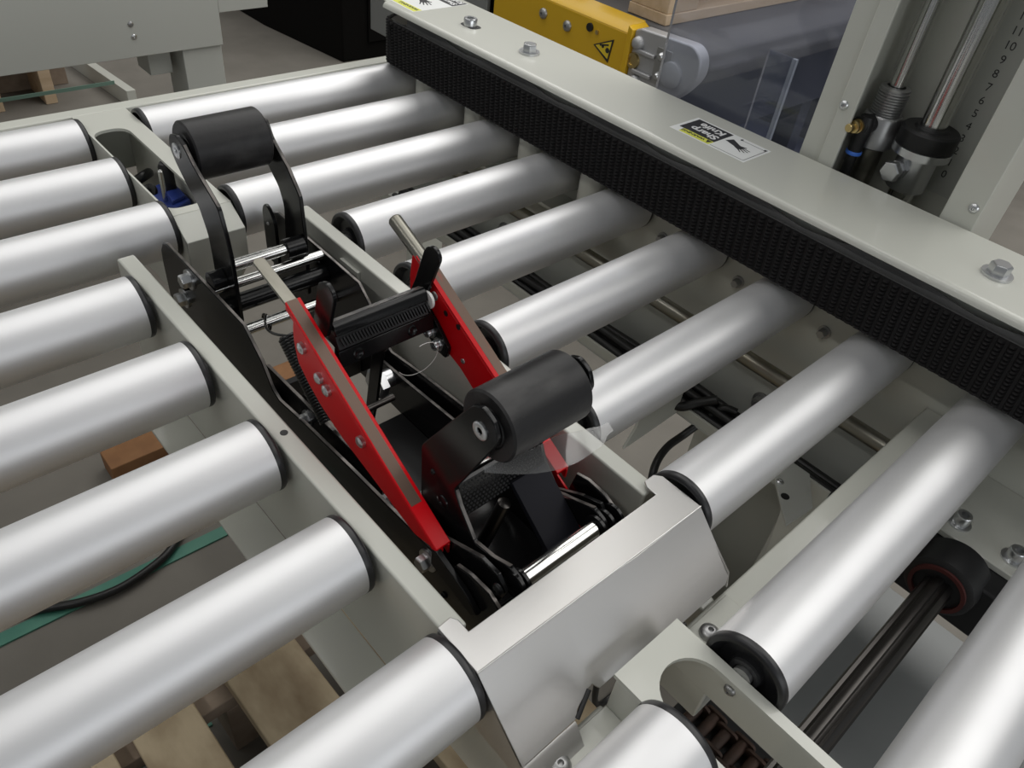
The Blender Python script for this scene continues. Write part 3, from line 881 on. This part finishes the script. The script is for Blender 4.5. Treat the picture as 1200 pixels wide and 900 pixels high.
obj('black_field', MB().prism([(409, -142), (433, -142), (429, -76), (409, -76)], 'z', ct+0.16, ct+0.22), 'black_ink', s2)
lettering('lettering', 'WARNING', 7.5, (361, -140, ct+0.3), rt, up, 'black_ink', s2, bold=0.1)
lettering('lettering', 'Sharp', 11, (420, -139, ct+0.3), rt, up, 'white_ink', s2, bold=0.3)
lettering('lettering', 'Knife', 11, (431, -139, ct+0.3), rt, up, 'white_ink', s2, bold=0.3)
mb = MB()
for poly in hand_poly(388, -112, 22, math.radians(-120)):
    mb.prism(poly, 'z', ct+0.16, ct+0.24)
obj('hand_print', mb, 'black_ink', s2)

# ================================================================== height column with its rods
CL = thing('height_post', 'pale grey upright channel column holding rods beside a printed height scale', 'post', (490, -700, FL))
zlo, zhi = FL + 0.1, 900
obj('back_plate', MB().box(522, 525, -783, -616, zlo, zhi), 'grey_paint', CL, 0.5)
obj('side_plate', MB().box(447, 522, -640, -636.5, zlo, zhi), 'grey_paint', CL, 0.5)
obj('side_plate', MB().box(447, 522, -783, -779.5, zlo, zhi), 'grey_paint', CL, 0.5)
obj('front_lip', MB().box(443, 447, -652, -636.5, zlo, zhi), 'grey_paint', CL, 1.0)
obj('front_lip', MB().box(443, 447, -783, -755, zlo, zhi), 'grey_paint', CL, 1.0)
obj('wing_plate', MB().box(446, 449, -636.4, -616, zlo, zhi), 'grey_paint', CL, 0.8)
bolt(CL, (443, -641, 128), (-1, 0, 0), 4.2, 2.6, False, 'zinc', 'screw', 'round')
bolt(CL, (443, -776, 92), (-1, 0, 0), 4.2, 2.6, False, 'zinc', 'screw', 'round')
# height scale
sc = obj('scale_strip', MB().box(521.6, 521.95, -738, -708, 60, 330), 'back_paint', CL)
for k in range(0, 20):
    lettering('scale_number', str(k), 9.5, (521.5, -722, 76 + k*11.35), (0, -1, 0), (0, 0, 1), 'grey_ink', sc, 'CENTER')
# air cylinder with threaded nose, rod, fitting
obj('cylinder_tube', MB().cyl((488, -661, -300), (488, -661, 92), 12.5, 32), 'steel_rod', CL)
cb = obj('cylinder_head', MB().lathe((488, -661, 90), (0, 0, 1), [(0, 15), (1.5, 17), (28, 17), (30, 15.5), (30, 14)], 40), 'dull_zinc', CL)
prof = [(0, 13)]
for i in range(9):
    prof += [(i*2.4 + 0.4, 13.6), (i*2.4 + 1.4, 13.6), (i*2.4 + 1.8, 12.6)]
prof += [(23, 13), (24, 11.5), (24, 8), (20, 8)]
obj('thread', MB().lathe((488, -661, 120), (0, 0, 1), prof, 40), 'dull_zinc', cb)
obj('piston_rod', MB().cyl((488, -661, 138), (488, -661, 700), 6.2, 28), 'chrome', CL)
ft = obj('air_fitting', MB().lathe((462, -658, 112), (0, 0, -1), [(-9, 0), (-9, 6), (-4, 7.5), (6, 7.5), (10, 6.6), (24, 6.2)], 24), 'black_matt', CL)
obj('fitting_elbow', MB().cyl((476, -658, 112), (456, -655, 112), 8.2, 24, 1), 'black_matt', ft)
obj('fitting_screw', MB().lathe((456, -655, 112), (-1, 0.15, 0), [(0, 6.2), (2.5, 6.2), (2.8, 4.4), (4.5, 4.4), (4.6, 5.4), (7, 5.4), (7.4, 3.6), (14, 3.6), (14.5, 3.0)], 20), 'brass', ft)
obj('release_ring', MB().cyl((462, -658, 86), (462, -658, 89.5), 7.2, 28, 0.6), 'ring_blue', ft)
obj('air_hose', MB().tube([(462, -658, 86), (462, -658, 40), (463, -657, -40), (470, -655, -200)], 5, 14), 'cable', ft)
# guide rod with black collar and clamp
obj('guide_rod', MB().cyl((490, -704, -300), (490, -704, 700), 11, 36), 'chrome', CL)
obj('rod_collar', MB().lathe((490, -704, 106), (0, 0, 1), [(0, 24), (2, 25), (14, 25), (16, 23), (16, 15), (18, 13.5), (18, 11.2)], 44), 'black_matt', CL)
cl = obj('rod_clamp', MB().lathe((490, -704, 66), (0, 0, 1), [(0, 16), (1, 17), (32, 17), (33, 25), (39.8, 25), (39.8, 20)], 44), 'zinc', CL)
bb = MB().lathe((474, -699, 86), (-1, 0.12, 0), [(0, 8.5), (5, 8.5), (5, 6.2), (12, 6.2), (12, 9.3), (18, 9.3), (19, 8.2)], 6)
obj('clamp_bolt', bb, 'zinc', cl)

# clear guard panel behind the belt cover
gp = thing('guard_panel', 'clear blue-tinted acrylic guard panel behind the belt cover', 'guard panel', (452, -520, 76))
obj('pane', MB().box(450, 454, -615.8, -436, -60, 520), 'acrylic', gp)
ap = thing('acrylic_strip', 'narrow clear acrylic strip standing upright behind the guard panel', 'acrylic strip', (560, -500, -42))
obj('strip', MB().box(585, 589, -509, -478, -30, 105), 'acrylic', ap)
obj('edge', MB().box(584.6, 589.4, -514, -509.1, -30, 105), 'acrylic_edge', ap)
obj('mount', MB().box(454.3, 592, -512, -480, -42, -30.1), 'grey_paint', ap, 1)

# ================================================================== drive parts below the right rollers
o = obj('guide_shaft', MB().cyl((368, -1000, -100), (368, -100, -100), 8.0, 28), 'bronze_rod', None, base=(368, -560, -108))
tag(o, 'stained steel shaft running below the right rollers near the outer rail', 'shaft')
tr = thing('cable_tray', 'grey angle tray carrying black cables under the right rollers', 'cable tray', (350, -600, -190))
obj('tray_base', MB().box(335, 392.8, -1000, -80, -186, -183), 'back_paint', tr, 0.5)
obj('tray_lip', MB().box(335, 338, -1000, -80, -183, -172), 'grey_paint', tr, 0.4)
obj('back_wall', MB().box(387, 392.8, -1000, -80, -183, -120), 'back_paint', tr, 0.5)
for y in (-300, -700):
    bolt(tr, (387, y, -150), (-1, 0, 0), 7, 8, True, 'dull_zinc', 'bolt', 'socket')
cabs = [(345, -177, 5.5, 0), (356, -177, 5.5, 1.1), (367, -177.5, 5, 2.0), (351, -168, 5, 2.8), (362, -168, 5, 3.9)]
ordn = ['outermost black cable on the tray lip side', 'second black cable lying on the tray', 'thin black cable lying against the tray wall', 'upper black cable on top of the tray bundle', 'upper black cable nearest the tray wall']
for (x, z, r, ph), nm in zip(cabs, ordn):
    pth = [(x + 1.6*math.sin(y*0.013 + ph), y, z + 2.5 + 1.5*math.sin(y*0.021 + ph*2)) for y in range(-980, -110, 24)]
    c = obj('power_cable', MB().tube(pth, r, 12), 'cable', None, base=(x, -560, z), smooth=80)
    tag(c, nm, 'cable', 'cables on the tray')
c = obj('power_cable', MB().tube(smooth_path([(362, -690, -160), (356, -676, -162), (345, -667, -180), (326, -660, -196), (301, -659, -200), (277, -665, -204), (259, -676, -215), (246, -690, -260), (240, -700, -400), (240, -705, -560), (262, -708, -638), (320, -710, -643)]), 4.2, 12), 'cable', None, base=(272, -690, -640), smooth=80)
tag(c, 'single black cable curving down from the tray to the floor', 'cable', 'cables on the tray')
c = obj('power_cable', MB().tube(smooth_path([(352, -590, -160), (344, -603, -168), (337, -614, -172), (331, -628, -174), (333, -643, -172), (346, -655, -164), (356, -668, -156)]), 5.2, 12), 'cable', None, base=(340, -630, -180), smooth=80)
tag(c, 'black cable looping off the tray below the seventh roller', 'cable', 'cables on the tray')
# light bracket plates
bk = thing('bracket_plate', 'pale grey angled bracket plate standing below the seventh right roller', 'bracket', (300, -640, -187))
obj('plate', MB().prism([(250, -188), (262, -165), (266, -120), (334, -120), (334, -184)], 'y', -640, -637), 'grey_paint', bk, 0.4)
obj('foot', MB().box(300, 334.9, -637, -600, -187, -184), 'back_paint', bk, 0.4)
bk = thing('screw_plate', 'small grey mounting plate with a screw and a hole by the cables', 'bracket', (300, -790, -290))
obj('plate', MB().prism([(262, -808), (300, -812), (334, -788), (334, -750), (300, -772)], 'z', -150, -147), 'back_paint', bk, 0.4)
obj('skirt', MB().prism([(-775, -150), (-812, -150), (-812, -290), (-790, -290)], 'x', 331, 334), 'grey_paint', bk, 0.4)
bolt(bk, (302, -776, -147), (0, 0, 1), 3.6, 1.4, False, 'zinc', 'screw', 'round')
obj('drilled_hole', MB().cyl((290, -789, -147.2), (290, -789, -146.85), 4, 20), 'black_matt', bk)
# splined shaft with its bearing and mounting plate
bs = thing('splined_shaft', 'dark splined drive shaft turning in a black bearing below the last rollers', 'drive shaft', (200, -924, -120))
mb = MB()
spl = []
for i in range(48):
    a = 2*math.pi*i/48
    rr_ = 11.0 if (i % 8) < 5 else 9.2
    spl.append((-924 + rr_*math.cos(a), -104 + rr_*math.sin(a)))
obj('shaft', mb.prism(spl, 'x', -60, 300), 'dark_steel', bs, smooth=25)
bh = obj('bearing_housing', MB().lathe((262, -924, -104), (1, 0, 0), [(0, 14), (0, 22), (2, 25), (12, 26), (30, 26)], 40), 'black_matt', bs)
obj('seal_ring', MB().ring((259.5, -924, -104), (262.5, -924, -104), 20.5, 17.5, 40), 'rust_red', bh)
obj('bearing_block', MB().box(276, 330, -962, -886, -140, -92), 'black_matt', bs, 2)
mp = thing('bearing_plate', 'pale grey bolted plate above the black bearing block', 'mounting plate', (350, -925, -90))
obj('plate', MB().box(300, 392.8, -962, -880, -91.9, -86), 'grey_paint', mp, 1)
for x, y in ((318, -908), (318, -950)):
    bolt(mp, (x, y, -86), (0, 0, 1), 6.2, 9, True, 'zinc', 'bolt', 'socket')
o = obj('drip_tray', MB().box(60, 390, -1120, -872, -262, -258), 'tank_grey', None, 0.8, base=(220, -1000, -262))
tag(o, 'flat grey sheet metal tray below the splined shaft', 'tray')

# ================================================================== valve in the infeed slot
vv = thing('air_valve', 'blue and black hand valve with steel lever inside the infeed slot', 'valve', (5, -205, -109))
obj('valve_body', MB().prism(rounded([(-8, -221), (3, -232), (21, -224), (22, -190), (8, -178), (-6, -188)], 3), 'z', -109.5, -42), 'blue_plastic', vv, 1.5)
obj('valve_lid', MB().prism(rounded([(2, -226), (18, -220), (19, -204), (6, -204)], 2), 'z', -42, -38), 'blue_plastic', vv, 0.8)
obj('valve_knob', MB().lathe((12, -197, -42), (-0.02, -0.05, 1), [(0, 5), (2, 6.8), (26, 6.8), (30, 5.2), (31, 0)], 28), 'black_matt', vv)
obj('valve_lever', MB().cyl((0, -215, -42.2), (-1, -219, -8), 2.4, 14, 0.8), 'chrome', vv)
obj('valve_pivot', MB().lathe((-5, -190, -44), (-0.6, -0.2, 0.6), [(0, 9), (3, 9), (4, 5), (9, 5), (10, 3)], 24), 'black_matt', vv)
mb = MB()
ringp = [(4 + 12*math.cos(2*math.pi*i/28), -128 + 19*math.sin(2*math.pi*i/28), -60 - 12*math.sin(2*math.pi*i/28) + 5*math.cos(2*math.pi*i/28)) for i in range(28)]
c = obj('cable_ring', mb.tube(ringp, 5.0, 12, True), 'cable', None, base=(4, -128, -80), smooth=80)
tag(c, 'black rubber ring lying in the infeed slot behind the valve', 'ring')

# ================================================================== things on the floor under the left rollers
pa = thing('wooden_pallet', 'old wooden pallet of wide boards under the left rollers', 'pallet', (0, -700, FL))
for x0, x1 in ((-380, -330), (-300, -236), (-218, -152), (-112, -26), (16, 84), (124, 190)):
    q = random.uniform(-3, 3)
    obj('pallet_board', MB().prism([(x0 + q - 8, -398), (x1 + q - 8, -398), (x1 - q + 8, -1180), (x0 - q + 8, -1180)], 'z', -522, -500), 'wood', pa, 1.5)
for y in (-428, -790, -1120):
    obj('stringer', MB().box(-384, 195, y-30, y+30, -545, -522), 'old_wood', pa, 1.5)
    for x in (-340, -90, 150):
        obj('block', MB().box(x-42, x+42, y-30, y+30, FL+0.2, -545), 'old_wood', pa, 1.5)
w = obj('timber_block', MB().box(-82, 8, 45, 92, FL+0.2, -612), 'orange_wood', None, 1.5, base=(-40, 70, FL))
tag(w, 'orange brown timber block on the floor between left rollers', 'timber')
for (p0, p1, wd, lab) in (((-330, -130), (60, -142), 20, 'long green strap lying across the floor under the left rollers'), ((-430, -378), (-140, -396), 26, 'short green strap running in under the wooden pallet')):
    a = Vector((*p0, 0)); b = Vector((*p1, 0)); d = (b-a).normalized(); nn = Vector((-d.y, d.x, 0))*wd/2
    g = obj('green_strap', MB().prism([tuple((a+nn)[:2]), tuple((b+nn)[:2]), tuple((b-nn)[:2]), tuple((a-nn)[:2])], 'z', FL+0.1, FL+3), 'green_strap', None, base=(a.x, a.y, FL))
    tag(g, lab, 'strap')
c = obj('floor_cable', MB().tube(smooth_path([(-290, -98, -642), (-240, -124, -641), (-197, -144, -640), (-153, -152, -640), (-109, -146, -640), (-71, -132, -640), (-30, -96, -642), (10, -40, -643), (40, 40, -643)]), 6.0, 12), 'cable', None, base=(-150, -150, FL), smooth=80)
tag(c, 'black cable curved over the long green strap on the floor', 'cable')
for (x, y, sx, sy, lab) in ((255, 606, 55, 40, 'orange timber offcut on the floor beyond the tape head'), (300, 565, 40, 26, 'small orange timber chip beside the larger offcut'), (275, 128, 80, 46, 'orange timber piece on the floor below the tape head spring')):
    w = obj('timber_offcut', MB().box(x-sx/2, x+sx/2, y-sy/2, y+sy/2, FL+0.2, -636), 'orange_wood', None, 1, base=(x, y, FL))
    tag(w, lab, 'timber')

# ================================================================== machine cabinet behind
cb = thing('machine_cabinet', 'large pale grey machine cabinet on legs beyond the left rollers', 'cabinet', (0, 800, FL))
obj('front_panel', MB().box(-700, 443, 600, 604, -203, 700), 'back_paint', cb, 1)
obj('body', MB().box(-700, 436, 604, 1150, -196, 700), 'back_paint', cb, 1)
obj('leg', MB().box(362, 441, 606, 690, FL+0.1, -196), 'back_paint', cb, 1)
obj('leg', MB().box(306, 350, 640, 700, -256, -196), 'back_paint', cb, 1)
obj('leg', MB().box(-680, -610, 606, 690, FL+0.1, -196), 'back_paint', cb, 1)
bolt(cb, (274, 600, -145), (0, -1, 0), 5.2, 2.4, False, 'dull_zinc', 'screw', 'round')
bolt(cb, (275.5, 600, -167), (0, -1, 0), 5.2, 2.4, False, 'zinc', 'screw', 'round')
sb = obj('side_box', MB().box(443.5, 547, 602, 900, -144, 400), 'back_paint', cb, 1)
# crate and bar on the floor behind
cr = thing('wooden_crate', 'brown wooden crate base standing under the grey cabinet', 'crate', (300, 1650, FL))
for x0, x1 in ((-120, 180), (200, 420)):
    obj('crate_board', MB().box(x0, x1, 1690, 1712, FL+0.2, -500), 'old_wood', cr, 1.5)
for x in (190, 330):
    obj('crate_post', MB().box(x-16, x+16, 1560, 1690, FL+0.2, -470), 'pale_wood', cr, 1.5)
obj('crate_top', MB().box(-120, 425, 1545, 1712, -470, -448), 'old_wood', cr, 1.5)
o = obj('white_bar', MB().prism([(504, 1440), (530, 1440), (498, 1840), (472, 1840)], 'z', FL+0.2, -600), 'grey_paint', None, 1, base=(500, 1650, FL))
tag(o, 'white square steel bar lying on the floor beside the crate', 'bar')
o = obj('green_strap', MB().box(60, 470, 1416, 1418, -566, -556), 'pale_strap', None, base=(260, 1417, -566))
tag(o, 'thin green strap stretched in front of the brown crate', 'strap')
tp = obj('timber_post', MB().box(40, 62, 1412, 1422, FL+0.1, -545), 'old_wood', None, 1, base=(50, 1417, FL)); tag(tp, 'short brown timber post holding the thin green strap', 'timber')
dk = thing('shadow_block', 'black block standing in for the floor shadow beyond the far crossbar', 'machine', (1900, 2100, FL))  # black solid put in place of a machine's shadow on the floor
obj('shadow_body', MB().prism([(1215, 2300), (1220, 1955), (1278, 1500), (2900, 1450), (2900, 2600)], 'z', FL+0.1, 260), 'shadow_black', dk, 4)
obj('shadow_face', MB().prism([(1380, 1488), (2800, 1445), (2800, 1452), (1380, 1495)], 'z', FL+60, 220), 'shadow_black', dk, 1)

# ================================================================== yellow belt conveyor with gear end, behind the guard panel
yc = thing('yellow_conveyor', 'yellow sided belt conveyor with cast metal end behind the drive cover', 'conveyor', (1300, 300, FL))
obj('side_panel', MB().box(1000, 1010, 18, 418, -330, -84), 'yellow_paint', yc, 2)
obj('top_rail', MB().prism([(1000, -84), (1004, -80), (1042, -64), (1042, -84)], 'y', 28, 700), 'yellow_paint', yc, 1)
obj('end_strap', MB().prism([(16, -330), (28, -330), (28, -66), (16, -72)], 'x', 992, 1042), 'yellow_paint', yc, 1.5)
obj('far_panel', MB().box(1000, 1010, 440, 900, -330, -84), 'tank_grey', yc, 1)
for y, z in ((262, -112), (190, -116)):
    bolt(yc, (1000, y, z), (-1, 0, 0), 11, 7, False, 'dull_zinc', 'bolt', 'round')
obj('plug', MB().cyl((1000.5, 128, -100), (996, 128, -100), 8, 20), 'black_matt', yc)
obj('plug', MB().cyl((1000.5, 108, -104), (997, 108, -104), 4, 20), 'brass', yc)
tri = obj('warning_triangle', MB().prism([(112, -128), (62, -104), (68, -150)], 'x', 998.6, 999.8), 'black_ink', yc)
obj('triangle_field', MB().prism([(106, -127.5), (66, -109), (70, -143.5)], 'x', 998.0, 998.6), 'sign_yellow', tri)
mb = MB().cyl((998, 73, -128), (997.4, 73, -128), 5, 16); mb.cyl((998, 86, -124), (997.4, 86, -124), 3, 14)
mb.prism([(95, -122), (72, -116), (72, -119), (94, -125)], 'x', 997.4, 998)
obj('triangle_symbol', mb, 'black_ink', tri)
endp = rounded([(15.9, -72), (3, -66), (-122, -60), (-143, -78), (-146, -112), (-118, -152), (-66, -196), (15.9, -330)], [0, 2, 14, 18, 22, 20, 10, 0], 5)
ge = obj('gear_end', MB().prism(endp, 'x', 1000, 1030), 'cast_metal', yc, 3)
obj('bearing_recess', MB().prism([(-44, -84), (-80, -84), (-80, -150), (-44, -150)], 'x', 998.8, 1000.1), 'dull_zinc', ge, 0.8)
obj('bearing_boss', MB().lathe((1000, -88, -122), (-1, 0, 0), [(0, 24), (5, 24), (7, 21), (7, 0)], 36), 'cast_metal', ge)
for y, z in ((-58, -98), (-58, -134)):
    obj('gear_bolt', MB().lathe((998.8, y, z), (-1, 0, 0), [(0, 8), (4, 7.5), (8, 4), (8, 0)], 18), 'zinc', ge)
for z in (-104, -142):
    obj('casting_rib', MB().box(992, 1000, -44, 2, z-4, z+4), 'cast_metal', ge, 2)
for y, z in ((2, -92), (-8, -160)):
    obj('casting_boss', MB().lathe((1000, y, z), (-1, 0, 0), [(0, 13), (8, 11), (12, 6), (12, 0)], 24), 'cast_metal', ge)
obj('oil_plug', MB().lathe((1000, 6, -126), (-1, 0, 0), [(0, 15), (5, 14), (5, 9), (2, 9), (2, 0)], 24), 'brass', ge)
bt = [(700, -70), (-100, -66), (-128, -78), (-140, -104), (-128, -134), (-100, -148), (700, -148)]
obj('belt', MB().prism(bt, 'x', 1042, 1780), 'belt_grey', yc, 5)
obj('underframe', MB().box(1060, 1760, -60, 700, -300, -148.1), 'navy', yc, 2)
for x in (1080, 1730):
    for y in (0, 640):
        obj('leg', MB().box(x-25, x+25, y-25, y+25, FL+0.1, -300), 'navy', yc, 1)
yc.location.y += 0.012
# pallet on the yellow conveyor
pl = thing('pale_pallet', 'pale new wooden pallet standing on the yellow conveyor', 'pallet', (1400, 60, -66))
obj('bottom_board', MB().box(1056, 1756, 4, 100, -65.8, -46), 'pale_wood', pl, 1.5)
obj('bottom_board', MB().box(1056, 1756, 440, 536, -65.8, -46), 'pale_wood', pl, 1.5)
for x in (1058, 1360, 1640):
    for y in (6, 442):
        obj('block', MB().box(x, x+95, y, y+92, -46, 40), 'pale_wood', pl, 2)
for y in (4, 150, 300, 440):
    obj('top_board', MB().box(1056, 1756, y, y+96, 40, 60), 'pale_wood', pl, 1.5)
# dark machine body beyond
nb_ = thing('navy_machine', 'dark navy machine body behind the clear guard panel', 'machine', (2600, 100, FL))
obj('body', MB().box(2050, 4200, -200, 1300, FL+0.1, -160), 'navy', nb_, 6)
obj('rail', MB().box(2000, 2050, -200, 1300, -330, -290), 'tank_grey', nb_, 2)
obj('step_plate', MB().box(1840, 2000, -200, 1300, FL+0.1, -520), 'navy', nb_, 3)
lt = obj('lid_tray', MB().box(1290, 1480, -250, -170, -420, -400), 'white_plastic', None, 3, base=(1380, -210, FL))
tag(lt, 'pale plastic tray on a dark stand behind the guard panel', 'tray')
ls = obj('tray_stand', MB().box(1300, 1470, -245, -175, FL+0.1, -420.2), 'navy', None, 2, base=(1380, -210, FL))
tag(ls, 'dark stand carrying the pale plastic tray', 'stand')

# drive chain seen through the outfeed slot
dc = thing('drive_chain', 'dark rusty drive chain seen through the outfeed slot', 'chain', (95, -850, -215))
for k in range(9):
    y = -852 - k*13
    w = 14 if k % 2 else 10
    mb = MB()
    for sx in (-1, 1):
        mb.prism(rounded([(y-9.5, -212), (y+9.5, -212), (y+9.5, -200), (y-9.5, -200)], 5.5, 4), 'x', 96 + sx*w - 1.2, 96 + sx*w + 1.2)
    mb.cyl((96-w, y, -206), (96+w, y, -206), 4.6, 14)
    obj('chain_link', mb, 'rusty_steel', dc)
obj('chain_rail', MB().box(70, 122, -1010, -838, -222, -212.5), 'black_matt', dc, 1)
